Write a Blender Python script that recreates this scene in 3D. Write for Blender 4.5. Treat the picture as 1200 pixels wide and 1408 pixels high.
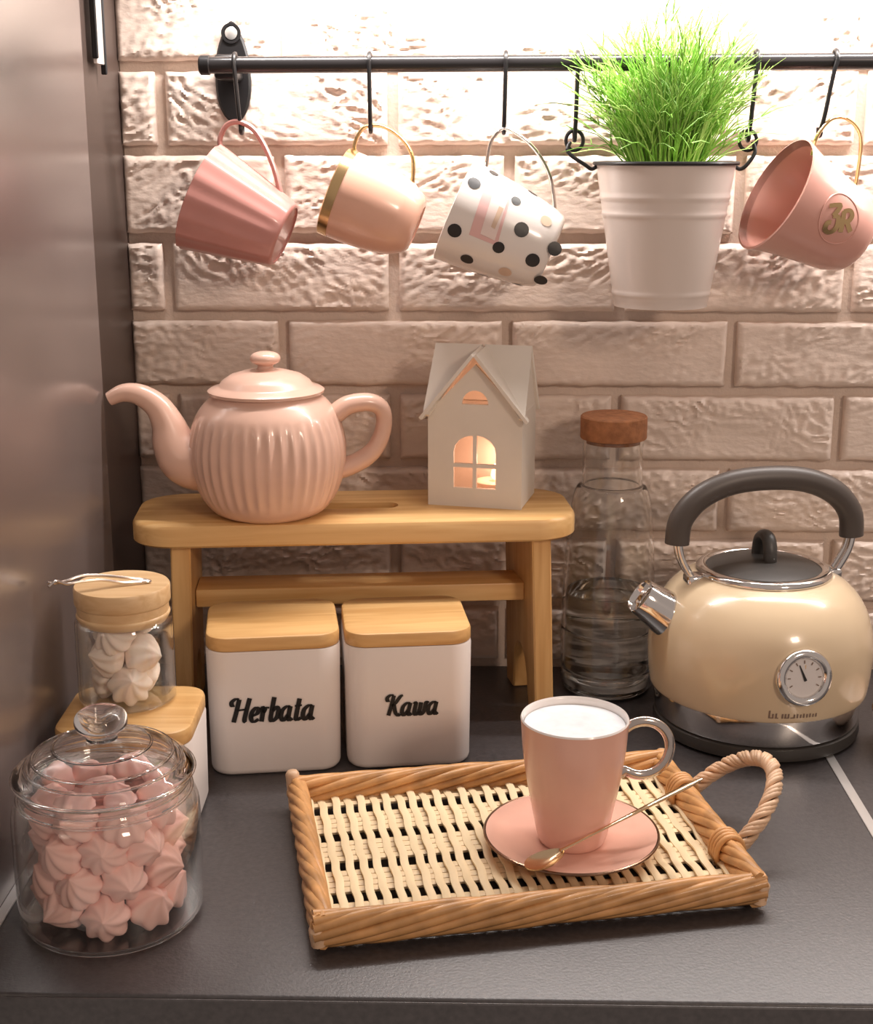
import bpy, bmesh, math, random
from math import sin, cos, pi, radians as R
from mathutils import Vector, Matrix, noise

for o in list(bpy.data.objects):
    bpy.data.objects.remove(o, do_unlink=True)
S = bpy.context.scene
COL = S.collection
random.seed(7)

# ------------------------------------------------------------ camera
YAW, PITCH = R(1.3), R(14.5)
fw = Vector((-sin(YAW)*cos(PITCH), cos(YAW)*cos(PITCH), -sin(PITCH)))
rt = Vector((cos(YAW), sin(YAW), 0)); up = rt.cross(fw)
cd = bpy.data.cameras.new('camera'); cam = bpy.data.objects.new('camera', cd); COL.objects.link(cam)
cd.sensor_fit = 'VERTICAL'; cd.sensor_height = 24.0; cd.lens = 24.0*1900/1408
cd.clip_start = 0.02
cam.matrix_world = Matrix(((rt.x, up.x, -fw.x, 0), (rt.y, up.y, -fw.y, -1.36), (rt.z, up.z, -fw.z, .517), (0, 0, 0, 1)))
S.camera = cam

# ------------------------------------------------------------ light
S.view_settings.view_transform = 'Standard'; S.view_settings.look = 'None'
S.view_settings.gamma = 1.0; S.view_settings.use_curve_mapping = False
S.view_settings.exposure = 0.0
W = bpy.data.worlds.new('world'); S.world = W; W.use_nodes = True
bg = W.node_tree.nodes['Background']; bg.inputs[0].default_value = (1.0, .82, .72, 1); bg.inputs[1].default_value = .37

def area(name, loc, target, sx, sy, power, col):
    l = bpy.data.lights.new(name, 'AREA'); l.shape = 'RECTANGLE'; l.size = sx; l.size_y = sy
    l.energy = power; l.color = col
    o = bpy.data.objects.new(name, l); COL.objects.link(o); o.location = loc
    o.rotation_euler = (Vector(target)-Vector(loc)).to_track_quat('-Z', 'Y').to_euler()
    return o
area('under_cabinet_led_strip_offscreen', (.335, -.085, .735), (.335, -.08, 0), 1.15, .015, 10.0, (1, .93, .89))
area('room_ceiling_lamp_offscreen', (1.7, -3.0, 1.62), (.1, -.2, .1), .45, .45, 27.0, (1, .78, .62))

# ------------------------------------------------------------ materials
MATS = {}
def nodes_of(name):
    m = bpy.data.materials.new(name); m.use_nodes = True
    nt = m.node_tree; b = nt.nodes['Principled BSDF']
    MATS[name] = m
    return m, nt, b
def mat(name, col, rough=.5, metal=0., spec=.5, coat=0., var=0., vscale=40., bump=0., bscale=200., stretch=(1, 1, 1), sub=0., detail=4.):
    m, nt, b = nodes_of(name)
    b.inputs['Base Color'].default_value = (*col, 1)
    b.inputs['Roughness'].default_value = rough; b.inputs['Metallic'].default_value = metal
    b.inputs['Specular IOR Level'].default_value = spec
    b.inputs['Coat Weight'].default_value = coat; b.inputs['Coat Roughness'].default_value = .08
    if sub:
        b.inputs['Subsurface Weight'].default_value = sub; b.inputs['Subsurface Radius'].default_value = (.01, .006, .004)
        b.inputs['Subsurface Scale'].default_value = .4
    if var or bump:
        tc = nt.nodes.new('ShaderNodeTexCoord'); mp = nt.nodes.new('ShaderNodeMapping')
        mp.inputs['Scale'].default_value = stretch; nt.links.new(tc.outputs['Object'], mp.inputs[0])
    if var:
        n = nt.nodes.new('ShaderNodeTexNoise'); n.inputs['Scale'].default_value = vscale; n.inputs['Detail'].default_value = detail
        nt.links.new(mp.outputs[0], n.inputs['Vector'])
        r = nt.nodes.new('ShaderNodeValToRGB')
        r.color_ramp.elements[0].position = .3; r.color_ramp.elements[1].position = .72
        r.color_ramp.elements[0].color = tuple(max(0, c*(1-var)) for c in col)+(1,)
        r.color_ramp.elements[1].color = tuple(min(1, c*(1+var)) for c in col)+(1,)
        nt.links.new(n.outputs['Fac'], r.inputs[0]); nt.links.new(r.outputs[0], b.inputs['Base Color'])
    if bump:
        n2 = nt.nodes.new('ShaderNodeTexNoise'); n2.inputs['Scale'].default_value = bscale; n2.inputs['Detail'].default_value = 5
        nt.links.new(mp.outputs[0], n2.inputs['Vector'])
        bp = nt.nodes.new('ShaderNodeBump'); bp.inputs['Strength'].default_value = bump; bp.inputs['Distance'].default_value = .002
        nt.links.new(n2.outputs['Fac'], bp.inputs['Height']); nt.links.new(bp.outputs[0], b.inputs['Normal'])
    return m
def glass(name, tint=(.985, .99, .985), f0=.05, edge=.85, rough=.03):
    # thin clear wall: transparent with mirror reflection growing towards the edges
    m, nt, b = nodes_of(name); nt.nodes.remove(b)
    out = nt.nodes['Material Output']
    t = nt.nodes.new('ShaderNodeBsdfTransparent'); t.inputs[0].default_value = (*tint, 1)
    g = nt.nodes.new('ShaderNodeBsdfGlossy'); g.inputs['Roughness'].default_value = rough; g.inputs[0].default_value = (1, 1, 1, 1)
    lw = nt.nodes.new('ShaderNodeLayerWeight'); lw.inputs['Blend'].default_value = .5
    pw = nt.nodes.new('ShaderNodeMath'); pw.operation = 'POWER'; pw.inputs[1].default_value = 2.6
    fr = nt.nodes.new('ShaderNodeMath'); fr.operation = 'MULTIPLY_ADD'; fr.inputs[1].default_value = edge; fr.inputs[2].default_value = f0
    nt.links.new(lw.outputs['Facing'], pw.inputs[0]); nt.links.new(pw.outputs[0], fr.inputs[0])
    mx = nt.nodes.new('ShaderNodeMixShader')
    nt.links.new(fr.outputs[0], mx.inputs[0]); nt.links.new(t.outputs[0], mx.inputs[1]); nt.links.new(g.outputs[0], mx.inputs[2])
    nt.links.new(mx.outputs[0], out.inputs[0])
    return m
def solid_glass(name, col=(1, 1, 1), rough=0., ior=1.45):
    m, nt, b = nodes_of(name)
    b.inputs['Base Color'].default_value = (*col, 1); b.inputs['Roughness'].default_value = rough
    b.inputs['Transmission Weight'].default_value = 1.; b.inputs['IOR'].default_value = ior
    return m
def wood(name, c1, c2, axis=0, rough=.45, scale=9.):
    m, nt, b = nodes_of(name)
    tc = nt.nodes.new('ShaderNodeTexCoord'); mp = nt.nodes.new('ShaderNodeMapping')
    sc = [scale*6]*3; sc[axis] = scale*.45; mp.inputs['Scale'].default_value = sc
    nt.links.new(tc.outputs['Object'], mp.inputs[0])
    n = nt.nodes.new('ShaderNodeTexNoise'); n.inputs['Scale'].default_value = 1.6; n.inputs['Detail'].default_value = 6; n.inputs['Distortion'].default_value = .6
    nt.links.new(mp.outputs[0], n.inputs['Vector'])
    r = nt.nodes.new('ShaderNodeValToRGB'); r.color_ramp.elements[0].position = .32; r.color_ramp.elements[1].position = .68
    r.color_ramp.elements[0].color = (*c1, 1); r.color_ramp.elements[1].color = (*c2, 1)
    nt.links.new(n.outputs['Fac'], r.inputs[0]); nt.links.new(r.outputs[0], b.inputs['Base Color'])
    bp = nt.nodes.new('ShaderNodeBump'); bp.inputs['Strength'].default_value = .12; bp.inputs['Distance'].default_value = .001
    nt.links.new(n.outputs['Fac'], bp.inputs['Height']); nt.links.new(bp.outputs[0], b.inputs['Normal'])
    b.inputs['Roughness'].default_value = rough; b.inputs['Coat Weight'].default_value = .15; b.inputs['Coat Roughness'].default_value = .25
    return m

mat('brick', (.76, .63, .545), .40, spec=.5, var=.06, vscale=30, bump=.5, bscale=110, stretch=(.7, 1, 1.5))
mat('mortar', (.66, .54, .46), .85, var=.06, vscale=50, bump=.4, bscale=300)
mat('panel', (.155, .122, .113), .24, spec=.9, var=.06, vscale=14)
MATS['panel'].node_tree.nodes['Principled BSDF'].inputs['IOR'].default_value = 2.1
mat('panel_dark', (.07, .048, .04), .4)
mat('counter', (.043, .037, .038), .42, spec=1.0, var=.32, vscale=220, bump=.12, bscale=420)
mat('counter_edge', (.010, .008, .008), .55, var=.2, vscale=120)
mat('alu', (.78, .77, .76), .35, metal=.75)
mat('black_metal', (.018, .017, .018), .38, metal=.3)
mat('black_rail', (.022, .020, .021), .25, spec=.6)
mat('chrome', (.82, .80, .78), .10, metal=1.)
mat('screw', (.8, .8, .78), .3, metal=.8)
mat('gold', (.78, .55, .28), .22, metal=1.)
mat('pink_mug', (.52, .235, .205), .30, coat=.3, var=.05)
mat('peach_mug', (.74, .43, .32), .25, coat=.4, var=.04, vscale=20)
mat('white_mug', (.80, .74, .70), .22, coat=.4)
mat('pink_mug_plain', (.66, .35, .29), .25, coat=.4)
mat('dot_black', (.02, .018, .018), .4)
mat('dot_gold', (.66, .48, .36), .35)
mat('pink_print', (.74, .46, .44), .45)
mat('pink_print_light', (.80, .66, .62), .45)
mat('pot_white', (.68, .59, .54), .28, coat=.3)
mat('teapot', (.72, .465, .365), .30, coat=.45, var=.07, vscale=25)
mat('house', (.72, .66, .59), .55, var=.05, vscale=18)
mat('canister', (.80, .73, .69), .38, coat=.15)
mat('ink', (.008, .007, .007), .5)
mat('ink_faint', (.22, .15, .11), .5)
mat('kettle_cream', (.68, .53, .35), .22, coat=.6)
mat('kettle_black', (.045, .040, .036), .42)
mat('kettle_handle', (.075, .06, .052), .42)
mat('dial', (.72, .68, .66), .35)
mat('cork', (.36, .15, .065), .8, var=.25, vscale=120, bump=.4, bscale=300)
mat('milk_foam', (.70, .71, .73), .55, var=.09, vscale=70, sub=.2, bump=.25, bscale=120)
mat('cup_pink', (.78, .45, .35), .26, coat=.4, var=.03)
mat('cup_white', (.88, .82, .78), .25, coat=.4)
mat('saucer_rim', (.22, .13, .085), .22, metal=.85)
mat('silver_handle', (.62, .56, .52), .16, metal=1.)
mat('spoon', (.80, .60, .38), .22, metal=1.)
mat('cane_pale', (.80, .64, .40), .5, var=.16, vscale=60, stretch=(1, .2, 1))
mat('cane_pale_x', (.78, .61, .38), .5, var=.16, vscale=60, stretch=(.2, 1, 1))
mat('cane_rim', (.56, .29, .11), .42, var=.30, vscale=45, coat=.15)
mat('cane_handle', (.66, .44, .28), .45, var=.25, vscale=70)
mat('meringue_pink', (.95, .60, .53), .65, sub=.15, var=.04, vscale=60)
mat('meringue_cream', (.93, .80, .70), .65, sub=.15, var=.04, vscale=60)
mat('leaf', (.22, .46, .06), .5, var=.45, vscale=18, sub=.0)
mat('leaf_light', (.46, .68, .18), .5, var=.35, vscale=18)
mat('soil', (.20, .24, .09), .9, var=.4, vscale=120)
mat('wire', (.62, .55, .50), .22, metal=1.)
mat('ceramic_beige', (.70, .58, .50), .35, coat=.3)
mat('candle', (.90, .80, .66), .5, sub=.3)
wood('pine', (.62, .34, .115), (.78, .50, .215), 0)
wood('pine_leg', (.58, .31, .105), (.74, .46, .19), 2)
wood('bamboo', (.60, .33, .115), (.74, .46, .19), 0, scale=12)
wood('lid_wood', (.62, .38, .18), (.76, .53, .29), 0, scale=12)
glass('jar_glass'); glass('bottle_glass', (.965, .96, .945), edge=.6); glass('water', (.97, .965, .94), edge=.4, rough=.0)
solid_glass('thick_glass'); solid_glass('clear_glass', (.97, .965, .95)); solid_glass('clear_water', (.97, .965, .945), ior=1.33)
m = MATS['candle'].node_tree.nodes['Principled BSDF']
mat('flame', (1, .7, .4), .5)
fb = MATS['flame'].node_tree.nodes['Principled BSDF']
fb.inputs['Emission Color'].default_value = (1, .62, .34, 1); fb.inputs['Emission Strength'].default_value = 2.5

# ------------------------------------------------------------ helpers
def obj(name, vf, m, parent=None, smooth=35, loc=None):
    me = bpy.data.meshes.new(name); me.from_pydata([tuple(v) for v in vf[0]], [], vf[1]); me.update()
    bm = bmesh.new(); bm.from_mesh(me); bmesh.ops.recalc_face_normals(bm, faces=bm.faces); bm.to_mesh(me); bm.free()
    me.materials.append(MATS[m])
    if smooth:
        me.polygons.foreach_set('use_smooth', [True]*len(me.polygons)); me.set_sharp_from_angle(angle=R(smooth))
    o = bpy.data.objects.new(name, me); COL.objects.link(o)
    if parent is not None: o.parent = parent
    if loc is not None: o.location = loc
    return o
def tag(o, label, cat, group=None):
    o['label'] = label; o['category'] = cat
    if group: o['group'] = group
    return o
def thing(name, label, cat, loc=(0, 0, 0), rz=0., group=None, mw=None):
    o = bpy.data.objects.new(name, None); COL.objects.link(o); o.empty_display_size = .02
    if mw is not None: o.matrix_world = mw
    else: o.location = loc; o.rotation_euler = (0, 0, rz)
    return tag(o, label, cat, group)
def struct(o): o['kind'] = 'structure'; return o
def part_label(o, t): o['label'] = t; return o
def join(*vfs):
    V, F = [], []
    for v, f in vfs:
        n = len(V); V += list(v); F += [tuple(i+n for i in q) for q in f]
    return V, F
def xf(vf, M): return [M @ Vector(v) for v in vf[0]], vf[1]
def box(x0, x1, y0, y1, z0, z1):
    v = [(x0, y0, z0), (x1, y0, z0), (x1, y1, z0), (x0, y1, z0), (x0, y0, z1), (x1, y0, z1), (x1, y1, z1), (x0, y1, z1)]
    return v, [(0, 3, 2, 1), (4, 5, 6, 7), (0, 1, 5, 4), (1, 2, 6, 5), (2, 3, 7, 6), (3, 0, 4, 7)]
def bevel(vf, w, seg=2):
    bm = bmesh.new(); vs = [bm.verts.new(v) for v in vf[0]]
    for f in vf[1]: bm.faces.new([vs[i] for i in f])
    bmesh.ops.recalc_face_normals(bm, faces=bm.faces)
    bmesh.ops.bevel(bm, geom=[e for e in bm.edges if e.is_manifold and e.calc_face_angle(0) > .5], offset=w, segments=seg, profile=.5, affect='EDGES')
    bm.verts.index_update()
    r = [v.co.copy() for v in bm.verts], [tuple(v.index for v in f.verts) for f in bm.faces]
    bm.free(); return r
def lathe(prof, n=64, rfun=None, closed=False):
    # prof: list of (r, z); r=0 ends become poles
    V, F, rings = [], [], []
    for (r, z) in prof:
        if r < 1e-6:
            rings.append([len(V)]); V.append((0, 0, z))
        else:
            ring = []
            for i in range(n):
                a = 2*pi*i/n; q = r*(rfun(a, r, z) if rfun else 1)
                ring.append(len(V)); V.append((q*cos(a), q*sin(a), z))
            rings.append(ring)
    pairs = list(zip(rings[:-1], rings[1:]))
    if closed: pairs.append((rings[-1], rings[0]))
    for A, B in pairs:
        if len(A) == 1 and len(B) == 1: continue
        for i in range(n):
            j = (i+1) % n
            if len(A) == 1: F.append((A[0], B[j], B[i]))
            elif len(B) == 1: F.append((A[i], A[j], B[0]))
            else: F.append((A[i], A[j], B[j], B[i]))
    return V, F
def smooth_path(pts, n=8, closed=False):
    P = [Vector(p) for p in pts]; out = []; m = len(P)
    rng = range(m) if closed else range(m-1)
    for i in rng:
        if closed: a, b, c, d = P[i-1], P[i], P[(i+1) % m], P[(i+2) % m]
        else: a, b, c, d = P[max(i-1, 0)], P[i], P[i+1], P[min(i+2, m-1)]
        for k in range(n):
            t = k/n
            out.append(.5*((2*b)+(c-a)*t+(2*a-5*b+4*c-d)*t*t+(3*b-a-3*c+d)*t**3))
    if not closed: out.append(P[-1])
    return out
def frames(P, closed=False, upv=None):
    T = []
    m = len(P)
    for i in range(m):
        a = P[i-1] if (i or closed) else P[0]; b = P[(i+1) % m] if (i < m-1 or closed) else P[-1]
        T.append((b-a).normalized())
    N = []
    u = Vector(upv) if upv is not None else (Vector((0, 0, 1)) if abs(T[0].z) < .9 else Vector((1, 0, 0)))
    for t in T:
        if upv is not None: u = Vector(upv)
        u = (u-t*u.dot(t))
        if u.length < 1e-6: u = t.orthogonal()
        u.normalize(); N.append(u.copy())
    return T, N
def tube(P, rad, n=10, closed=False, flat=1., upv=None, caps=True):
    P = [Vector(p) for p in P]; T, N = frames(P, closed, upv); V, F = [], []
    for i, p in enumerate(P):
        r = rad[i] if isinstance(rad, (list, tuple)) else rad
        B = T[i].cross(N[i])
        for k in range(n):
            a = 2*pi*k/n; V.append(p+N[i]*(cos(a)*r*flat)+B*(sin(a)*r))
    m = len(P)
    for i in range(m if closed else m-1):
        for k in range(n):
            j = (i+1) % m; l = (k+1) % n
            F.append((i*n+k, i*n+l, j*n+l, j*n+k))
    if not closed and caps:
        F.append(tuple(range(n-1, -1, -1))); F.append(tuple(range((m-1)*n, m*n)))
    return V, F
def rrect(w, d, r, n=6):
    out = []
    for cx, cy, a0 in ((w/2-r, d/2-r, 0), (-w/2+r, d/2-r, 90), (-w/2+r, -d/2+r, 180), (w/2-r, -d/2+r, 270)):
        for k in range(n+1):
            a = R(a0+90*k/n); out.append((cx+r*cos(a), cy+r*sin(a)))
    return out
def prism(outline, levels):
    # levels: list of (z, inset) applied towards centre by moving along the outline normals
    n = len(outline); V, F = [], []
    nor = []
    for i in range(n):
        a = Vector(outline[i-1]); b = Vector(outline[(i+1) % n]); t = (b-a)
        t = t.normalized() if t.length else Vector((1, 0)); nor.append(Vector((t.y, -t.x)))
    for z, ins in levels:
        for i, p in enumerate(outline):
            V.append((p[0]-nor[i].x*ins, p[1]-nor[i].y*ins, z))
    for L in range(len(levels)-1):
        for i in range(n):
            j = (i+1) % n; F.append((L*n+i, L*n+j, (L+1)*n+j, (L+1)*n+i))
    F.append(tuple(range(n-1, -1, -1))); F.append(tuple(range((len(levels)-1)*n, len(levels)*n)))
    return V, F
def basis(x, y, z, o):
    x, y, z = Vector(x), Vector(y), Vector(z)
    return Matrix(((x.x, y.x, z.x, o[0]), (x.y, y.y, z.y, o[1]), (x.z, y.z, z.z, o[2]), (0, 0, 0, 1)))
def Tm(x, y, z): return Matrix.Translation((x, y, z))

# lettering: strokes with a broad pen, then mapped to any surface
GL = {
 'H': ([[(.42, 1.62), (.36, .8), (.28, .05)], [(.40, 1.6), (.18, 1.66), (-.04, 1.45), (.02, 1.2), (.16, 1.24)], [(1.08, 1.68), (1.0, .9), (.96, .2), (1.06, .02)], [(.34, .86), (1.0, .92)]], 1.28),
 'e': ([[(.08, .42), (.42, .58), (.48, .88), (.30, 1.0), (.10, .72), (.08, .3), (.28, .02), (.58, .2)]], .62),
 'r': ([[(.04, .82), (.16, .98), (.18, .02)], [(.19, .62), (.34, .94), (.54, .96)]], .60),
 'b': ([[(.16, 1.68), (.14, .25), (.30, .02), (.54, .3), (.56, .78), (.40, 1.0), (.18, .72)]], .72),
 'a': ([[(.56, .9), (.36, 1.0), (.10, .72), (.08, .28), (.26, .02), (.52, .4)], [(.58, 1.0), (.56, .22), (.66, .02), (.82, .16)]], .86),
 't': ([[(.24, 1.5), (.20, .2), (.32, .02), (.52, .16)], [(.0, 1.0), (.46, 1.03)]], .56),
 'K': ([[(.42, 1.62), (.36, .8), (.28, .05)], [(.40, 1.6), (.18, 1.66), (-.04, 1.45), (.02, 1.2), (.16, 1.24)], [(1.08, 1.62), (.9, 1.5), (.62, 1.0), (.36, .84)], [(.52, .95), (.74, .3), (.98, .02), (1.10, .16)]], 1.16),
 'w': ([[(.02, .86), (.14, .98), (.14, .24), (.28, .02), (.48, .3), (.52, 1.0)], [(.51, .3), (.64, .02), (.84, .26), (.90, .98), (1.06, .9)]], 1.08),
 '3': ([[(.0, 1.62), (.45, 1.66), (.85, 1.6), (.40, 1.0)], [(.40, 1.0), (.78, .9), (.80, .3), (.42, .0), (.05, .2), (.10, .6), (.36, .62)]], 1.0),
 'R': ([[(.16, 1.3), (.16, .0)], [(.12, 1.25), (.6, 1.3), (.8, 1.0), (.6, .68), (.2, .66)], [(.44, .66), (.86, .0)]], 1.0),
}
def stroke2d(pts, thick, thin, slant):
    P = smooth_path([(p[0]+slant*p[1], p[1], 0) for p in pts], 6)
    T, _ = frames(P); L, Rr = [], []
    for p, t in zip(P, T):
        w = (thin+(thick-thin)*abs(t.y)**1.2)/2
        nv = Vector((-t.y, t.x, 0)); L.append((p+nv*w)[:2]); Rr.append((p-nv*w)[:2])
    n = len(P); V = L+Rr; F = [(i, i+1, n+i+1, n+i) for i in range(n-1)]
    return V, F
def word(txt, width, thick=.31, thin=.12, slant=.18):
    V, F, x = [], [], 0
    for ch in txt:
        st, adv = GL[ch]
        for s in st:
            v, f = stroke2d([(px+x, py) for px, py in s], thick, thin, slant)
            n = len(V); V += v; F += [tuple(i+n for i in q) for q in f]
        x += adv
    k = width/x
    return [((a-x/2)*k, b*k) for a, b in V], F, k
def disc2d(cx, cy, r, n=18, rx=1.):
    V = [(cx, cy)]+[(cx+rx*r*cos(2*pi*i/n), cy+r*sin(2*pi*i/n)) for i in range(n)]
    return V, [(0, i+1, (i+1) % n+1) for i in range(n)]

# ------------------------------------------------------------ the setting
PX = -.328          # face of the left hand panel
wall = struct(obj('wall_back', box(-.42, 1.3, .010, .09, -.04, .95), 'mortar', smooth=0))

def brick_mesh(L, H, seed, depth=.012):
    nx = max(6, int(L/.0021)); nz = int(H/.0021); rnd = random.Random(seed)
    off = Vector((rnd.uniform(0, 90), rnd.uniform(0, 90), rnd.uniform(0, 90))); ang = rnd.uniform(-.6, .6)
    V, F = [], []
    for j in range(nz+1):
        for i in range(nx+1):
            x = L*i/nx; z = H*j/nz
            u = Vector((x*cos(ang)+z*sin(ang), 0, -x*sin(ang)+z*cos(ang)))
            warp = noise.noise(Vector((x*22, 3, z*26))+off)
            a = noise.noise(Vector((u.x*60+warp*2.0, 0, u.z*170+warp*3.6))+off)
            b = noise.noise(Vector((x*16, 7, z*22))+off)
            c = noise.noise(Vector((u.x*150, 5, u.z*260))+off)
            rid = 1-abs(a)*2.0
            mask = max(0, min(1, .55+1.1*b))
            h = .0032*mask*rid+.0020*c*mask+.0008*b
            e = min(x, L-x, z, H-z)
            k = min(1, e/.0045)
            wob = .0014*noise.noise(Vector((x*70, 11, z*70))+off)
            ex = x+(wob if 0 < i < nx else 0); ez = z+(wob*(1-k) if i else 0)
            y = -h*k+.0035*(1-k)**2
            V.append((ex-L/2, y, ez-H/2))
    w = nx+1
    for j in range(nz):
        for i in range(nx): F.append((j*w+i, j*w+i+1, (j+1)*w+i+1, (j+1)*w+i))
    # sides back to the mortar
    border = list(range(0, nx+1))+[j*w+nx for j in range(1, nz+1)]+[nz*w+i for i in range(nx-1, -1, -1)]+[j*w for j in range(nz-1, 0, -1)]
    b0 = len(V)
    for q in border: V.append((V[q][0], depth, V[q][2]))
    m = len(border)
    for i in range(m): F.append((border[i], b0+i, b0+(i+1) % m, border[(i+1) % m]))
    return V, F
ZR = [.0017, .0673, .1414, .2152, .2899, .3634, .4384, .5208, .598, .674, .750, .826]
JW = .0105; PITCHX = .2208
cache = {}
for k in range(len(ZR)-1):
    first = -.182 if k % 2 == 0 else -.0725
    j0 = first
    while j0-PITCHX > PX-.02: j0 -= PITCHX
    edges = [PX-.004-JW/2]
    x = j0
    while x < 1.25: edges.append(x); x += PITCHX
    H = ZR[k+1]-ZR[k]-JW*.95
    for i in range(len(edges)-1):
        a, b = edges[i]+JW/2, edges[i+1]-JW/2; L = b-a
        if L < .012: continue
        var = (k*3+i*5) % 7
        key = (round(L, 3), round(H, 4), var)
        if key not in cache:
            cache[key] = obj('brick', brick_mesh(L, H, hash(key) % 9999 if False else int(L*1e4)+int(H*1e5)*3+var*71), 'brick', wall, smooth=50)
            o = cache[key]
        else:
            o = cache[key].copy(); COL.objects.link(o); o.parent = wall
        o.location = ((a+b)/2, .0, (ZR[k]+ZR[k+1])/2)

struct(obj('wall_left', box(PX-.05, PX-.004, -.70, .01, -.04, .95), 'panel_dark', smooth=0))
sp = thing('side_panel', 'tall satin grey-brown furniture panel beside the brick wall', 'panel', (PX, -.36, 0))
obj('board', bevel(box(-.0035, 0, -.32, .225, .0012, .95), .0008, 1), 'panel', sp)
ms = thing('mounting_strip', 'short white plastic strip with dark edges high on the grey side panel', 'strip', (PX, -.09, .62))
obj('white_bar', bevel(box(.0002, .004, -.012, .012, -.026, .12), .001), 'cup_white', ms)
obj('dark_edge', bevel(box(.0002, .0055, -.0155, -.0123, -.022, .12), .0008, 1), 'black_metal', ms)
obj('dark_edge', bevel(box(.0002, .0055, .0123, .0155, -.034, .12), .0008, 1), 'black_metal', ms)

ct = thing('countertop', 'dark speckled stone-look kitchen countertop', 'countertop', (.3, -.30, 0))
obj('slab', bevel(box(-.75, .95, -.292, .300, -.038, 0), .003, 3), 'counter', ct)
obj('edge_band', bevel(box(-.75, .95, -.2945, -.2922, -.038, -.0012), .0008, 1), 'counter', ct)
obj('cabinet_front', box(-.75, .95, -.268, .29, -.40, -.0385), 'counter_edge', ct, smooth=0)
tag(obj('joint_strip', bevel(box(-.0042, .0042, -.585, -.004, .0002, .0010), .0003, 1), 'alu', loc=(.3225, 0, 0)), 'silver metal joint strip running under the cream kettle', 'strip')
tag(obj('edge_strip', bevel(box(0, .0075, -.585, -.16, .0002, .0022), .0004, 1), 'alu', loc=(PX, 0, 0)), 'silver metal strip along the foot of the side panel', 'strip')

# ------------------------------------------------------------ rail, hooks
RY, RZ, RR = -.060, .595, .0074
rail = thing('wall_rail', 'black metal kitchen rail with a rounded wall bracket', 'rail', (-.222, -.012, RZ))
def rail_z(x): return .0000+(x+.222)*.0045
obj('bar', tube([(-.0165, RY+.012, rail_z(-.24)), (.75, RY+.012, rail_z(.53))], RR, 20), 'black_rail', rail)
obj('end_cap', lathe([(0, -.003), (.0072, -.003), (.0086, -.0015), (.0086, .006), (.0075, .0068)], 20), 'black_metal', rail).matrix_local = basis((0, 0, 1), (0, 1, 0), (1, 0, 0), (-.018, RY+.012, 0))
brk = []
for i in range(40):
    t = i/39*2*pi
    w = .0165 if True else 0
    z = .0455*cos(t); ww = .0165*(1-.18*(z/.0455)) if z < 0 else .0165*(1-.35*(z/.0455)**2)
    brk.append((ww*sin(t), z))
brk = brk[:-1][::-1]
br = obj('bracket', prism(brk, [(0, 0), (.004, 0), (.006, .002)]), 'black_metal', rail)
br.matrix_local = basis((1, 0, 0), (0, 0, 1), (0, -1, 0), (.0, .0115, -.003))
arm = obj('bracket_arm', bevel(box(-.010, .010, -.040, .006, -.012, .010), .004, 3), 'black_metal', rail)
sc = obj('screw', lathe([(.0058, 0), (.0058, .0012), (.004, .002), (.0, .0022)], 20), 'screw', rail)
sc.matrix_local = basis((1, 0, 0), (0, 0, 1), (0, -1, 0), (0, .0055, .0315))
sc2 = obj('screw_ring', lathe([(.0068, 0), (.0092, 0), (.0092, .0022), (.0068, .0022)], 24, closed=True), 'black_metal', rail)
sc2.matrix_local = basis((1, 0, 0), (0, 0, 1), (0, -1, 0), (0, .0058, .0315))

def s_hook(x, dx, zb, label, grp='black hooks on the rail'):
    r = RR+.0022; zc = RZ+rail_z(x); pts = []
    for a in range(200, -10, -15): pts.append((0, r*cos(R(a)), r*sin(R(a))))
    pts = [(0, -p[1], p[2]) for p in pts]            # back of the bar, over the top, down the front
    pts += [(dx*.3, -r, -.012), (dx*.8, -r+.001, (zb-zc)*.75), (dx, -r+.003, zb-zc+.005)]
    for a in range(-150, 40, 25): pts.append((dx, -r+.0072+.0052*cos(R(a+0))*1.0-.0, zb-zc+.0035+.0052*sin(R(a))))
    t = obj('rail_hook', tube(smooth_path(pts, 3), .0020, 8), 'black_metal', loc=(x, RY, zc))
    return tag(t, label, 'hook')
s_hook(-.2105, .004, .5375, 'black hook holding the ribbed dusty-pink mug')
s_hook(-.0895, .0005, .5385, 'black hook holding the peach mug with gold rim')
s_hook(.0325, -.001, .5375, 'black hook holding the polka-dot mug')
s_hook(.3255, -.010, .5350, 'black hook holding the pink mug with gold emblem')
s_hook(.0965, -.001, .531, 'black hook beside the polka-dot mug, carrying a bucket ring')
s_hook(.2555, -.004, .531, 'black hook beside the pink mug with gold emblem, carrying a bucket ring')

# ------------------------------------------------------------ hanging mugs
PXM = 1487.
def cup_profile(rb, rm, L, wall_t=.003, belly=0., rnd=.008, pts=14, flare=0.):
    def rr(t): return rb+(rm-rb)*t+belly*sin(pi*t)+flare*t**4
    out = [(0, .0015), (rb-rnd, .0015), (rb-rnd, 0)]
    for k in range(5):
        a = R(18*k); out.append((rb-rnd+rnd*sin(a), rnd-rnd*cos(a)))
    out += [(rr((rnd+(L-rnd)*k/pts)/L), rnd+(L-rnd)*k/pts) for k in range(1, pts+1)]
    n_out = len(out)
    ins = [(rr((rnd+(L-rnd)*k/pts)/L)-wall_t, rnd+(L-rnd)*k/pts) for k in range(pts, 0, -1)]
    ins[0] = (ins[0][0]+wall_t*.35, ins[0][1]+.0006)
    ins += [(rb-rnd, wall_t+.002), (0, wall_t+.002)]
    return out, ins, rr
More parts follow.
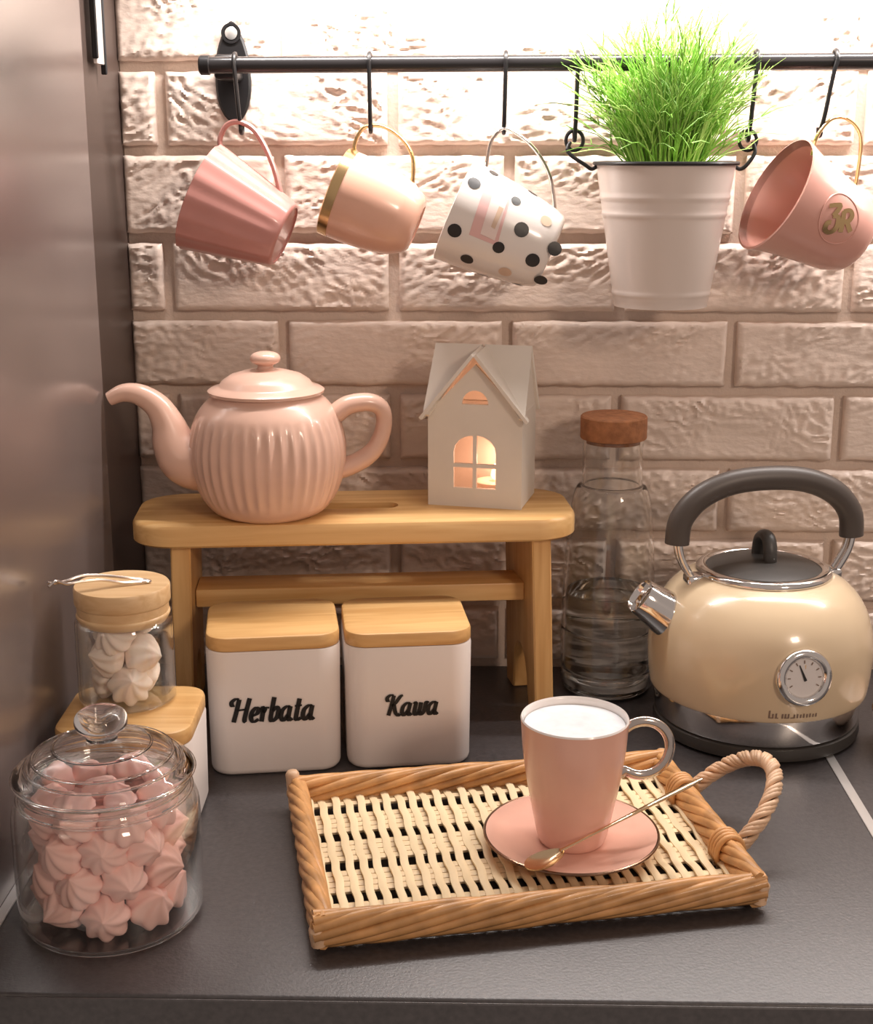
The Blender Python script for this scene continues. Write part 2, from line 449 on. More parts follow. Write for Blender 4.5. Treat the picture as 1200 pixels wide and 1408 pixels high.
def hung_mug(name, label, mouth, alpha, beta, L, rm, rb, mats, hpts, hr, hmat, belly=0., rnd=.008, ribs=None, flare=0.):
    # axis (base -> mouth) points left and up by alpha, turned towards the viewer by beta
    ax = Vector((-cos(alpha)*cos(beta), -sin(beta), sin(alpha)*cos(beta))).normalized()
    hx = Vector((sin(alpha), 0, cos(alpha))).normalized(); hx = (hx-ax*hx.dot(ax)).normalized()
    yy = ax.cross(hx)
    mc = Vector(mouth); base = mc-ax*L
    root = thing(name, label, 'mug', mw=basis(hx, yy, ax, base), group=None)
    out, ins, rr = cup_profile(rb, rm, L, belly=belly, rnd=rnd, flare=flare)
    obj('body', lathe(out+ins[:2], 96 if ribs else 64, ribs), mats[0], root, smooth=40)
    obj('inside', lathe(ins, 64), mats[1], root)
    P = [Vector((t/PXM, 0, L-s/PXM)) for s, t in hpts]
    obj('handle', tube(smooth_path(P, 6), hr, 10, flat=.8), hmat, root)
    return root, rr, L
def on_mug(root, rr, L, name, vf2, m, lift=.0004, sub=None):
    # vf2 in (axial metres from the base, angle) -> surface
    V = []
    for s, a in vf2[0]:
        r = rr(s/L)+lift
        V.append((r*cos(a), r*sin(a), s))
    return obj(name, (V, vf2[1]), m, root, smooth=60)
HM = R(23.5)
ribf = lambda a, r, z: 1-.030*(abs(sin(a*8))**1.5) if z > .006 else 1.
hung_mug('ribbed_mug', 'dusty pink ribbed mug hanging by its handle beside the rail bracket', (-.2455, -.066, .4795), R(23.9), R(-5), .085, .0515, .031,
         ('pink_mug', 'pink_mug'), [(10, 66), (-3, 78), (-3, 100), (10, 112), (32, 112), (56, 97), (80, 74), (100, 48)], .0032, 'pink_mug', rnd=.004, ribs=ribf)
rt2, rr2, L2 = hung_mug('gold_rimmed_mug', 'glossy peach mug with a wide gold rim and thin gold handle', (-.1235, -.062, .485), R(22.3), R(-3), .083, .0405, .030,
         ('peach_mug', 'peach_mug'), [(10, 55), (4, 66), (4, 82), (10, 95), (32, 104), (62, 98), (84, 80), (97, 46)], .0024, 'gold', belly=.004, rnd=.011)
bandp = [(rr2(z/L2)+.0004, z) for z in (L2-.009, L2-.006, L2-.003, L2-.0002)]
obj('gold_rim', lathe(bandp+[(rr2(1)-.002, L2+.0009), (rr2(1)-.0032, L2-.001)], 64), 'gold', rt2)
rt3, rr3, L3 = hung_mug('polka_dot_mug', 'white mug with black and gold polka dots and a pink printed card', (-.0128, -.066, .468), R(23.2), R(-4), .097, .0475, .0355,
         ('white_mug', 'white_mug'), [(19, 60), (12, 86), (10, 108), (22, 125), (62, 118), (100, 92), (127, 50)], .0022, 'silver_handle', belly=.002, rnd=.007)
def mp3(x, y):
    dx, dy = x-625, y-288; s = dx*.917+dy*.397; t = dx*.397-dy*.917
    ax = L3-s/PXM; r = rr3(ax/L3)*PXM
    return ax, max(-1, min(1, t/r))
for (x, y, r, mm) in ((655, 253, 9, 'dot_black'), (630, 314, 9.5, 'dot_black'), (645, 352, 9, 'dot_black'), (679, 240, 7, 'dot_black'), (710, 276, 7, 'dot_black'),
                      (731, 266, 8, 'dot_black'), (718, 313, 10, 'dot_black'), (733, 353, 9.5, 'dot_black'), (762, 338, 9.5, 'dot_black'), (744, 380, 9, 'dot_black'),
                      (688, 336, 8, 'dot_black'), (663, 378, 8.5, 'dot_black'), (712, 388, 8, 'dot_black'), (696, 369, 9, 'dot_gold'), (750, 302, 8, 'dot_gold')):
    ax, tt = mp3(x, y); r0 = rr3(ax/L3)
    V, F = disc2d(0, 0, r/PXM, 16)
    on_mug(rt3, rr3, L3, 'dot', ([(ax+v[0], -(pi/2-math.asin(tt))+v[1]/r0) for v in V], F), mm)
def quad3(c, n=6):
    V = []; F = []
    for j in range(n+1):
        for i in range(n+1):
            u, v = i/n, j/n
            x = (c[0][0]*(1-u)+c[1][0]*u)*(1-v)+(c[3][0]*(1-u)+c[2][0]*u)*v
            y = (c[0][1]*(1-u)+c[1][1]*u)*(1-v)+(c[3][1]*(1-u)+c[2][1]*u)*v
            ax, tt = mp3(x, y); V.append((ax, -(pi/2-math.asin(tt))))
    for j in range(n):
        for i in range(n):
            a = j*(n+1)+i; F.append((a, a+1, a+n+2, a+n+1))
    return V, F
on_mug(rt3, rr3, L3, 'printed_card', quad3(((671, 251), (704, 268), (686, 334), (649, 319))), 'pink_print', .0003)
on_mug(rt3, rr3, L3, 'card_middle', quad3(((681, 262), (700, 272), (683, 327), (664, 318))), 'pink_print_light', .0005)
on_mug(rt3, rr3, L3, 'gold_mark', quad3(((688, 283), (694, 286), (683, 312), (678, 309))), 'dot_gold', .0007)
rt4, rr4, L4 = hung_mug('emblem_mug', 'pink flared mug with a gold 3R emblem inside an embossed circle', (.2775, -.070, .4825), R(27), R(11), .094, .0485, .036,
         ('pink_mug_plain', 'pink_mug_plain'), [(19, 66), (12, 90), (18, 118), (40, 128), (68, 116), (92, 70), (97, 52)], .0022, 'gold', belly=.001, rnd=.014, flare=.006)
def mp4(x, y):   # emblem plane: tangent patch of the mug wall that faces the room
    return x, y
Vw, Fw, kk = word('3R', .0285, .34, .26, .10)
CA, CS = R(-84), .047     # angle round the mug, axial place
def wrap4(u, v):
    # upright in the room: rotate by the mug tilt
    c, s_ = cos(R(27)), sin(R(27))
    ua, va = u*c-v*s_, u*s_+v*c
    s = CS-ua; r = rr4(s/L4)
    return (s, CA+va/r)
on_mug(rt4, rr4, L4, 'gold_emblem', ([wrap4(u, v-.0115) for u, v in Vw], Fw), 'gold', .0009)
ring = []
for k in range(48):
    a = 2*pi*k/48; s, an = wrap4(.0205*cos(a), .0225*sin(a)); r = rr4(s/L4)+.0001; ring.append((r*cos(an), r*sin(an), s))
obj('embossed_circle', tube(ring, .0007, 6, closed=True), 'pink_mug_plain', rt4)

# ------------------------------------------------------------ bucket with grass
PCX, PCY = .1775, -.071
pot = thing('hanging_bucket', 'white enamel bucket with black rim hanging from two hooks', 'bucket', (PCX, PCY, .382))
def potr(z): return .0425+(.0630-.0425)*z/.130
pp = [(0, .002), (.040, .002), (.0405, 0), (.0425, 0), (.0428, .004)]
for k in range(1, 60):
    z = .004+(.126-.004)*k/59; r = potr(z)
    for zc in (.083, .098): r += .0011*math.exp(-((z-zc)/.0016)**2)
    for zc in (.012,): r += .0008*math.exp(-((z-zc)/.0016)**2)
    pp.append((r, z))
pin = [(potr(.126)-.0012, .126), (potr(.02)-.0012, .02), (0, .02)]
obj('body', lathe(pp+pin, 72), 'pot_white', pot, smooth=50)
obj('rim', tube([(.0640*cos(2*pi*k/64), .0640*sin(2*pi*k/64), .1275) for k in range(64)], .0018, 8, closed=True), 'black_metal', pot)
obj('soil', lathe([(0, .118), (.059, .116)], 40), 'soil', pot)
for sgn, hx in ((-1, .0965-.001), (1, .2555-.004)):
    # wire eye at the rim, then a link up to the hook
    e = PCX+sgn*.066
    obj('wire_link', tube(smooth_path([(sgn*.0600, 0, .1262), (sgn*.0665, 0, .1225), (sgn*.0725, 0, .126), (hx-PCX+sgn*.006, .003, .1370), (hx-PCX+sgn*.004, .006, .146)], 5), .0018, 8), 'black_metal', pot)
    P = [(hx-PCX+.0078*cos(2*pi*k/24), PCY*-1+RY-.003+.001*sin(2*pi*k/24), .1475+.0088*sin(2*pi*k/24)) for k in range(24)]
    obj('ring', tube(P, .0017, 8, closed=True), 'black_metal', pot)

pl = thing('grass_plant', 'bright green feathery artificial grass growing out of the hanging bucket', 'plant', (PCX, PCY, .382+.117))
rg = random.Random(3)
def blade(vs, fs, P, w0):
    n0 = len(vs); T, N = frames(P)
    for i, p in enumerate(P):
        w = w0*(1-.75*i/(len(P)-1)); B = T[i].cross(N[i])
        for k in range(3):
            a = 2*pi*k/3; vs.append(p+(N[i]*cos(a)+B*sin(a))*w)
    for i in range(len(P)-1):
        for k in range(3):
            fs.append((n0+i*3+k, n0+i*3+(k+1) % 3, n0+(i+1)*3+(k+1) % 3, n0+(i+1)*3+k))
Ld = {'leaf': ([], []), 'leaf_light': ([], [])}
for i in range(620):
    key = 'leaf' if rg.random() < .5 else 'leaf_light'
    a = rg.uniform(0, 2*pi); r0 = .030*math.sqrt(rg.random()); out = (r0/.030)**1.3
    h = rg.uniform(.075, .154)*(1-.28*out); sp_ = (.012+.054*out)*rg.uniform(.6, 1.15)
    b = Vector((r0*cos(a), r0*sin(a)*.8, 0)); d = Vector((cos(a+rg.uniform(-.4, .4)), .55*sin(a), 0))
    if rg.random() < .10: h *= .45; sp_ *= 1.35
    droop = rg.uniform(-.02, .012)*out
    jt = Vector((rg.uniform(-.008, .008), rg.uniform(-.006, .006), 0))
    P = [b, b+d*sp_*.22+Vector((0, 0, h*.38)), b+d*sp_*.55+jt+Vector((0, 0, h*.75)), b+d*sp_+jt*2+Vector((0, 0, h+droop))]
    for p in P:
        p.y = min(p.y, .052)
    Q = smooth_path(P, 3); blade(*Ld[key], Q, .00105)
    for q in range(rg.randint(2, 4)):
        k = rg.randint(3, len(Q)-2); base = Q[k]; tdir = (Q[k+1]-Q[k-1]).normalized()
        side = Vector((rg.uniform(-1, 1), rg.uniform(-.7, .5), rg.uniform(-.1, .5))).normalized(); ln = rg.uniform(.010, .024)
        e = base+(tdir*.8+side*.7)*ln; e.y = min(e.y, .054)
        blade(*Ld[key], [base, base*.5+e*.5+Vector((0, 0, .002)), e], .0008)
for k, (v, f) in Ld.items():
    o = obj('blades', (v, f), k, pl, smooth=80); o['kind'] = 'stuff'

# ------------------------------------------------------------ bench
ZT = .198
bn = thing('step_stool', 'small pine step stool used as a shelf under the teapot', 'stool', (-.1045, -.1045, 0), R(5.5))
bw, bd = .406, .126
top_out = rrect(bw, bd, .038, 8)
def slab_with_slot(outline, slot, z0, z1):
    # top board with a hand slot
    V, F = [], []
    n = len(outline)
    m = len(slot)
    for z in (z0, z1):
        V += [(p[0], p[1], z) for p in outline]; V += [(p[0], p[1], z) for p in slot]
    return V, n, m
tb = bpy.data.meshes.new('top_board')
bm = bmesh.new()
rings = []
for lvl, (z, ins) in enumerate(((ZT-.021, .002), (ZT-.019, 0), (ZT-.004, 0), (ZT-.001, .0015), (ZT, .004))):
    rings.append([bm.verts.new(((abs(p[0])-ins)*(1 if p[0] > 0 else -1), (abs(p[1])-ins)*(1 if p[1] > 0 else -1), z)) for p in top_out])
for A, B in zip(rings[:-1], rings[1:]):
    for i in range(len(A)): bm.faces.new((A[i], A[(i+1) % len(A)], B[(i+1) % len(B)], B[i]))
slot = [(p[0], p[1]+.000) for p in rrect(.080, .022, .0105, 6)]
st = [bm.verts.new((p[0], p[1], ZT)) for p in slot]; sb = [bm.verts.new((p[0], p[1], ZT-.021)) for p in slot]
for i in range(len(st)): bm.faces.new((st[(i+1) % len(st)], st[i], sb[i], sb[(i+1) % len(st)]))
def cap(outer, inner):
    ed = []
    for Rg in (outer, inner):
        for i in range(len(Rg)):
            e = bm.edges.get((Rg[i], Rg[(i+1) % len(Rg)]))
            ed.append(e or bm.edges.new((Rg[i], Rg[(i+1) % len(Rg)])))
    bmesh.ops.triangle_fill(bm, use_beauty=True, use_dissolve=False, edges=ed)
cap(rings[-1], st); cap(rings[0], sb)
bm.verts.index_update()
vf = ([v.co.copy() for v in bm.verts], [tuple(v.index for v in f.verts) for f in bm.faces]); bm.free()
obj('top_board', vf, 'pine', bn, smooth=40)
def leg_board(x, splay):
    # side board in the y-z plane with an arched notch between two feet
    o = [(-.052, ZT-.0212), (.052, ZT-.0212)]
    o += [(.054, .06), (.056, 0), (.030, 0)]
    for k in range(0, 9):
        a = pi*k/8; o.append((.026*cos(a), .018+.040*sin(a)))
    o += [(-.030, 0), (-.056, 0), (-.054, .06)]
    n = len(o); V = []
    for dx in (-.009, .009):
        for (y, z) in o: V.append((x+dx+splay*(ZT-z), y, z))
    F = [tuple(range(n)), tuple(range(2*n-1, n-1, -1))]+[(i, n+i, n+(i+1) % n, (i+1) % n) for i in range(n)]
    return V, F
obj('leg', bevel(leg_board(-.158, -.02), .0015, 1), 'pine_leg', bn)
lg = obj('leg', bevel(leg_board(0, .03), .0015, 1), 'pine_leg', bn); lg.location = (.162, 0, 0); lg.rotation_euler = (0, 0, R(7))
obj('stretcher', bevel(box(-.150, .158, -.022, .022, .108, .1255), .002, 2), 'pine', bn)

# ------------------------------------------------------------ teapot
TX, TY = -.1815, -.130
tp = thing('teapot', 'pale pink ribbed ceramic teapot with an S-curved spout', 'teapot', (TX, TY, ZT))
tprof = [(0, .002), (.038, .002), (.040, 0), (.044, .0005), (.053, .006), (.063, .020), (.0695, .040), (.0715, .060), (.0690, .078), (.0630, .093), (.0555, .103), (.0500, .108), (.0485, .1105)]
P = smooth_path([(r, 0, z) for r, z in tprof[3:]], 6)
tl = tprof[:3]+[(p.x, p.z) for p in P]
def trib(a, r, z):
    k = max(0, min(1, (z-.010)/.012))*max(0, min(1, (.094-z)/.014))
    return 1-.026*k*(.5-.5*cos(a*40))**.6
obj('body', lathe(tl+[(.0465, .1105), (.0465, .106), (.040, .1)], 288, trib), 'teapot', tp, smooth=60)
lidp = [(.0, .1095), (.0470, .1095), (.0520, .1115), (.0525, .1140), (.0500, .1158), (.0440, .1175), (.0420, .1190), (.0395, .1225), (.0320, .1275), (.0200, .1310), (.0085, .1325), (.0070, .1345), (.0075, .1365), (.0125, .1390), (.0138, .1425), (.0115, .1462), (.0060, .1482), (0, .1488)]
lid = obj('lid', lathe(lidp[:11]+[(0, .1326)], 64), 'teapot', tp, smooth=50)
kp = [(0, .1322)]+[(p.x, p.z) for p in smooth_path([(r, 0, z) for r, z in lidp[10:]], 3)]
obj('knob', lathe(kp, 40), 'teapot', lid, smooth=60)
SPT = [(-.040, .050, .0270), (-.060, .0485, .0275), (-.0755, .0530, .0255), (-.0850, .0665, .0200), (-.0900, .0840, .0148), (-.0985, .0995, .0118), (-.1130, .1095, .0098), (-.1275, .1115, .0082), (-.1410, .1060, .0062)]
spP = smooth_path([(x, -.002+.05*(x+.04), z) for x, z, r in SPT], 6)
spR = [p.x for p in smooth_path([(r, 0, 0) for x, z, r in SPT], 6)]
obj('spout', tube(spP, spR, 24, upv=(0, 1, 0)), 'teapot', tp, smooth=60)
hP = smooth_path([(.046, .004, .084), (.060, .006, .090), (.073, .009, .0985), (.092, .013, .1005), (.1035, .016, .093), (.1045, .017, .076), (.097, .015, .058), (.084, .012, .047), (.066, .008, .040), (.048, .005, .038)], 6)
obj('handle', tube(hP, [.0075+.0025*abs(1-2*i/(len(hP)-1)) for i in range(len(hP))], 14, flat=1.15, upv=(0, 1, 0)), 'teapot', tp, smooth=60)

# ------------------------------------------------------------ house lantern
hs = thing('house_lantern', 'white ceramic house-shaped tealight lantern with a cross window', 'lantern', (.0145, -.075, ZT), R(-13))
HW, HD, HE, HR = .0445, .034, .088, .140     # half width, half depth, eave, ridge height
def front_wall():
    bm = bmesh.new()
    def loop(pts, y): return [bm.verts.new((p[0], y, p[1])) for p in pts]
    outer = [(-HW, 0), (HW, 0), (HW, HE), (0, HR-.006), (-HW, HE)]
    holes = []
    x0, x1, z0, z1 = -.020, .020, .018, .060
    for (a, b, c, d, arch) in ((x0, -.0018, z0, .0375, 0), (.0018, x1, z0, .0375, 0), (x0, -.0018, .041, .052, 1), (.0018, x1, .041, .052, -1)):
        q = [(a, c), (b, c)]
        if arch == 0: q += [(b, d), (a, d)]
        elif arch == 1: q += [(b, .0680)]+[(b-(b-a)*sin(R(t)), d+(.0680-d)*cos(R(t))) for t in (22, 45, 68, 90)]
        else: q += [(b-(b-a)*(1-cos(R(t))), d+(.0680-d)*sin(R(t))) for t in (0, 22, 45, 68, 90)]
        holes.append(q)
    holes.append([(-.0125, .097)]+[(.0125*cos(R(t)), .097+.0130*sin(R(t))) for t in range(0, 171, 17)])
    allr = []
    for y in (-HD, -HD+.004):
        L = [loop(outer, y)]+[loop(h, y) for h in holes]; ed = []
        for Rg in L:
            for i in range(len(Rg)): ed.append(bm.edges.new((Rg[i], Rg[(i+1) % len(Rg)])))
        bmesh.ops.triangle_fill(bm, use_beauty=True, use_dissolve=False, edges=ed); allr.append(L)
    for A, B in zip(*allr):
        for i in range(len(A)): bm.faces.new((A[i], A[(i+1) % len(A)], B[(i+1) % len(B)], B[i]))
    bm.verts.index_update()
    r = ([v.co.copy() for v in bm.verts], [tuple(v.index for v in f.verts) for f in bm.faces]); bm.free(); return r
obj('front_wall', front_wall(), 'house', hs, smooth=30)
obj('side_wall', bevel(box(-HW, -HW+.004, -HD+.0041, HD, 0, HE+.002), .0008, 1), 'house', hs)
obj('side_wall', bevel(box(HW-.004, HW, -HD+.0041, HD, 0, HE+.002), .0008, 1), 'house', hs)
obj('rear_wall', bevel(box(-HW+.0041, HW-.0041, HD-.004, HD, 0, HE+.002), .0008, 1), 'house', hs)
obj('base_plate', box(-HW+.0041, HW-.0041, -HD+.0041, HD-.0041, 0, .003), 'house', hs, smooth=0)
def slab4(p, th):
    p = [Vector(q) for q in p]; nrm = (p[1]-p[0]).cross(p[3]-p[0]).normalized()*th
    V = p+[q-nrm for q in p]; return V, [(0, 1, 2, 3), (7, 6, 5, 4), (0, 4, 5, 1), (1, 5, 6, 2), (2, 6, 7, 3), (3, 7, 4, 0)]
ov = .0035; ZRG = HR+.006
# main roof, ridge running across the width
ye = -HD-.004; yr = .004
def main_z(y): return ZRG-(ZRG-HE+.002)*abs(y-yr)/(yr-ye)
obj('roof_slope', bevel(slab4([(-HW-ov, HD+.004, HE-.004), (HW+ov, HD+.004, HE-.004), (HW+ov-.002, yr, ZRG), (-HW-ov+.002, yr, ZRG)][::-1], .0035), .0008, 1), 'house', hs)
# front slope split by the gable: two triangles-like wings
for s in (-1, 1):
    a = [(s*(HW+ov), ye, HE-.003), (s*(HW+ov-.002), yr, ZRG), (s*.001, yr, ZRG), (s*(HW+ov-.006), ye-.0, HE-.003)]
    if s > 0: a = a
    V, F = slab4(a if s < 0 else a[::-1], .0035)
    obj('roof_slope', (V, F), 'house', hs, smooth=20)
    # gable roof boards running from front to ridge
    g = [(0, ye-.004, HR+.002), (0, yr-.002, ZRG-.001), (s*(HW+ov), ye+.006, HE-.006), (s*(HW+ov+.001), ye-.004, HE-.006)]
    V, F = slab4(g if s > 0 else g[::-1], .0032)
    obj('gable_slope', (V, F), 'house', hs, smooth=20)
obj('side_gable', prism([(-HD, HE), (HD, HE), (yr, ZRG-.004)], [(0, 0), (.003, 0)]), 'house', hs, smooth=0).matrix_local = basis((0, 1, 0), (0, 0, 1), (1, 0, 0), (HW-.0035, 0, 0))
obj('side_gable', prism([(-HD, HE), (HD, HE), (yr, ZRG-.004)], [(0, 0), (.003, 0)]), 'house', hs, smooth=0).matrix_local = basis((0, 1, 0), (0, 0, 1), (1, 0, 0), (-HW+.0005, 0, 0))
cn = thing('tealight', 'lit tealight candle inside the house lantern', 'candle', (.0265, -.071, ZT+.003))
obj('wax', lathe([(0, 0), (.0185, 0), (.019, .001), (.019, .014), (.017, .0145), (0, .0135)], 32), 'candle', cn)
obj('flame', lathe([(0, .0145), (.0025, .016), (.0040, .019), (.0036, .0225), (.0018, .027), (0, .031)], 16), 'flame', cn)
l = bpy.data.lights.new('tealight_glow', 'POINT'); l.energy = .06; l.color = (1, .50, .32); l.shadow_soft_size = .003
lo = bpy.data.objects.new('tealight_glow', l); COL.objects.link(lo); lo.location = (.0265, -.071, ZT+.038)

# ------------------------------------------------------------ bottle
bt = thing('water_bottle', 'clear glass carafe with cork stopper, part filled with water', 'bottle', (.1400, -.0560, 0))
bprof = [(.030, .0), (.040, .001), (.0445, .006), (.0455, .016), (.0440, .022), (.0455, .028), (.0460, .060), (.0445, .064), (.0455, .069), (.0450, .100), (.0425, .150), (.0385, .190), (.0340, .2055), (.0300, .2085), (.0290, .214), (.0290, .2535)]
bp_ = [(p.x, p.z) for p in smooth_path([(r, 0, z) for r, z in bprof], 4)]
obj('bottle_wall', lathe([(0, .0004)]+bp_+[(max(.001, r-.0026), max(z, .006)) for r, z in bp_[::-1] if z > .003]+[(0, .006)], 64), 'clear_glass', bt, smooth=60)
obj('water', lathe([(0, .0065)]+[(r-.0032, z) for r, z in bp_ if .0065 < z < .102]+[(.0410, .102), (0, .1015)], 64), 'clear_water', bt, smooth=60)
ck = obj('cork', lathe([(0, .2500), (.0258, .2500), (.0260, .2540), (.0310, .2542), (.0318, .2552), (.0318, .2750), (.0306, .2762), (0, .2762)], 48), 'cork', bt, smooth=40)

# ------------------------------------------------------------ kettle
kt = thing('electric_kettle', 'cream retro electric kettle with round gauge and arched dark handle', 'kettle', (.2705, -.146, .0010), R(11))
obj('power_base', lathe([(0, 0), (.088, 0), (.0935, .002), (.0945, .006), (.0935, .0125), (.090, .014), (0, .014)], 72), 'kettle_black', kt)
obj('chrome_band', lathe([(.088, .0141), (.0920, .0150), (.0930, .018), (.0945, .036), (.0940, .0395), (.09, .0398)], 72), 'chrome', kt, smooth=50)
kprof = [(.090, .0400), (.0960, .0402), (.0985, .0425), (.1008, .060), (.1015, .078), (.0998, .097), (.0945, .115), (.0855, .130), (.0745, .1405), (.0640, .1465), (.0590, .1485)]
KP = [(p.x, p.z) for p in smooth_path([(r, 0, z) for r, z in kprof], 6)]
obj('body', lathe(KP, 96), 'kettle_cream', kt, smooth=60)
obj('lid_ring', lathe([(.0600, .1475), (.0612, .1495), (.0605, .1525), (.0570, .1545), (.0525, .1545), (.0515, .153)], 72), 'chrome', kt, smooth=60)
kl = obj('lid', lathe([(0, .1620), (.012, .1618), (.030, .1595), (.046, .1555), (.0520, .1525)], 64), 'kettle_black', kt, smooth=60)
kn = smooth_path([(0, -.013, .158), (0, -.0135, .170), (0, -.008, .1805), (0, .002, .1820), (0, .010, .1765), (0, .013, .166), (0, .0135, .158)], 5)
obj('knob', tube(kn, .0052, 12, flat=1.25, upv=(1, 0, 0)), 'kettle_black', kl, smooth=60)
def arc(u): return
hz0 = .176
hp = smooth_path([(-.0835, 0, .178), (-.0805, 0, .200), (-.064, 0, .2195), (-.036, 0, .2318), (0, 0, .2352), (.036, 0, .2318), (.064, 0, .2195), (.0805, 0, .200), (.0835, 0, .178)], 6)
obj('handle', tube(hp, .0112, 16, flat=.86, upv=(0, 1, 0)), 'kettle_handle', kt, smooth=60)
for s in (-1, 1):
    for dy in (-.0045, .0045):
        obj('strut', tube(smooth_path([(s*.0830, dy, .181), (s*.0800, dy, .166), (s*.0715, dy, .150), (s*.0660, dy, .143)], 4), .0030, 10), 'chrome', kt, smooth=60)
    obj('strut_foot', bevel(box(s*.066-.008, s*.066+.008, -.009, .009, .139, .149), .003, 3), 'chrome', kt)
spx = Vector((-1, 0, .72)).normalized(); spy = Vector((0, 1, 0)); spz = spx.cross(spy)
so = obj('spout', lathe([(.0225, -.010), (.0205, .010), (.0175, .028), (.0165, .0375), (.0160, .0385), (.0148, .0375), (.0150, .020)], 40), 'chrome', kt, smooth=60)
so.matrix_local = basis(spy, spz*-1, spx, (-.0850, 0, .1085))
ga = obj('gauge_ring', lathe([(.0245, -.004), (.0250, .004), (.0235, .0065), (.0200, .0072), (.0175, .0055), (.0168, .003)], 56), 'chrome', kt, smooth=60)
gn = Vector((0, -1, .12)).normalized(); gx = Vector((1, 0, 0)); gy = gn.cross(gx)
GM = basis(gx, gy, gn, (-.001, -.0985, .083)); ga.matrix_local = GM
d = obj('dial', lathe([(0, .0032), (.0172, .0030)], 40), 'dial', kt); d.matrix_local = GM
nd = obj('needle', prism([(-.0012, -.003), (.0012, -.003), (.0003, .012), (-.0003, .012)], [(.0036, 0), (.0042, 0)]), 'ink', d, smooth=0)
nd.rotation_euler = (0, 0, R(22))
for k in range(9):
    a = R(-120+30*k+90); v = (cos(a), sin(a))
    tk = obj('tick', xf(box(-.0004, .0004, .0125, .0152, .0034, .0038), Matrix.Rotation(R(-120+30*k), 4, 'Z')), 'ink_faint', d, smooth=0)
# faint maker's mark under the gauge: strokes only, too small to read
MV, MF = [], []
def mk(x, h, w=.0014):
    n0 = len(MV); MV.extend([(x, 0), (x+w, 0), (x+w, h), (x, h)]); MF.append((n0, n0+1, n0+2, n0+3))
xs = -.027
for h, adv in ((.0075, .003), (.0045, .0028), (.005, .0055), (.0045, .0026), (.0045, .0026), (.0045, .0052), (.0038, .0028), (.004, .0030), (.0035, .0028), (.004, .003), (.0035, .0028), (.0038, .003), (.0032, .0028), (.0034, .003)):
    mk(xs, h); xs += adv
for x, w in ((-.027, .004), (-.0215, .003), (-.0135, .004), (-.008, .003)):
    n0 = len(MV); MV.extend([(x, 0), (x+w, 0), (x+w, .0009), (x, .0009)]); MF.append((n0, n0+1, n0+2, n0+3))
def krad(z):
    for (r0, z0), (r1, z1) in zip(KP[:-1], KP[1:]):
        if z0 <= z <= z1 and z1 > z0: return r0+(r1-r0)*(z-z0)/(z1-z0)
    return .1
V3 = []
for u, v in MV:
    z = .0455+v; r = krad(z)+.0004; a = -pi/2+(u-.002)/r; V3.append((r*cos(a), r*sin(a), z))
obj('maker_mark', (V3, MF), 'ink_faint', kt)

# ------------------------------------------------------------ canisters
def canister(label, x, y, rz, w, d, h, txt=None, tw=0, tz=0, tx=0):
    c = thing('canister', label, 'canister', (x, y, 0), rz)
    o = rrect(w, d, .020, 8)
    obj('body', prism(o, [(0, .006), (.001, .0035), (.003, .0018), (.006, .001), (h-.002, 0), (h, .0008)]), 'canister', c, smooth=45)
    obj('lid', prism(o, [(h+.0004, .0012), (h+.0016, .0004), (h+.010, .0004), (h+.012, .0012), (h+.0128, .003)]), 'bamboo', c, smooth=35)
    if txt:
        V, F, k = word(txt, tw)
        t = obj('lettering', ([(u+tx, -d/2-.0006+.001*0, tz+v) for u, v in V], F), 'ink', c, smooth=0)
        t['label'] = 'black script lettering reading '+txt
    return c
canister('white square canister with bamboo lid, lettered Herbata', -.1695, -.2180, R(8.5), .114, .102, .1130, 'Herbata', .072, .050, -.003)
canister('white square canister with bamboo lid, lettered Kawa', -.0545, -.2025, R(7.5), .110, .102, .1120, 'Kawa', .046, .050, .001)
canister('short white canister with bamboo lid, under the small meringue jar', -.2640, -.3460, R(1.5), .106, .100, .0800)
CT = .0800+.0128

# ------------------------------------------------------------ meringues
def meringue(Rm, H, ridges, twist, seed):
    rnd = random.Random(seed); n = 56; prof = []
    base = [(0, 0), (.70, .0), (.90, .10), (1.0, .28), (.97, .42), (.80, .58), (.62, .72), (.42, .84), (.20, .95), (.05, 1.04), (0, 1.06)]
    P = smooth_path([(r, 0, z) for r, z in base[1:]], 3)
    V, F, rings = [], [], []
    prof = [(0, 0)]+[(max(0, p.x), p.z) for p in P]
    for r, z in prof:
        ring = []
        for i in range(n):
            a = 2*pi*i/n
            k = max(0, min(1, z/.18))*max(0, min(1, (1.05-z)/.25))
            q = r*(1+.095*k*(cos(ridges*a+twist*z*6)-.3))
            ring.append(len(V)); V.append((Rm*q*cos(a)+.05*Rm*z*z*sin(seed), Rm*q*sin(a), H*z))
        rings.append(ring)
    for A, B in zip(rings[:-1], rings[1:]):
        for i in range(n): F.append((A[i], A[(i+1) % n], B[(i+1) % n], B[i]))
    return V, F
mer_src = {}
def put_meringue(kind, var, loc, rot, label, group, scale=1.):
    key = (kind, var)
    if key not in mer_src:
        spec = [(.0182, .0260, 8, 1.0), (.0175, .0270, 7, .8), (.0190, .0245, 9, 1.15)][var]
        o = obj('meringue', meringue(*spec, seed=var+3), 'meringue_'+kind, smooth=70); mer_src[key] = o
    else:
        o = mer_src[key].copy(); COL.objects.link(o)
    o.rotation_euler = rot; o.scale = (scale,)*3
    M = o.rotation_euler.to_matrix()
    c = M @ Vector((0, 0, .0115*scale)); o.location = Vector(loc)-c
    tag(o, label, 'meringue', group)
JX, JY = -.2475, -.4930
rm_ = random.Random(11)
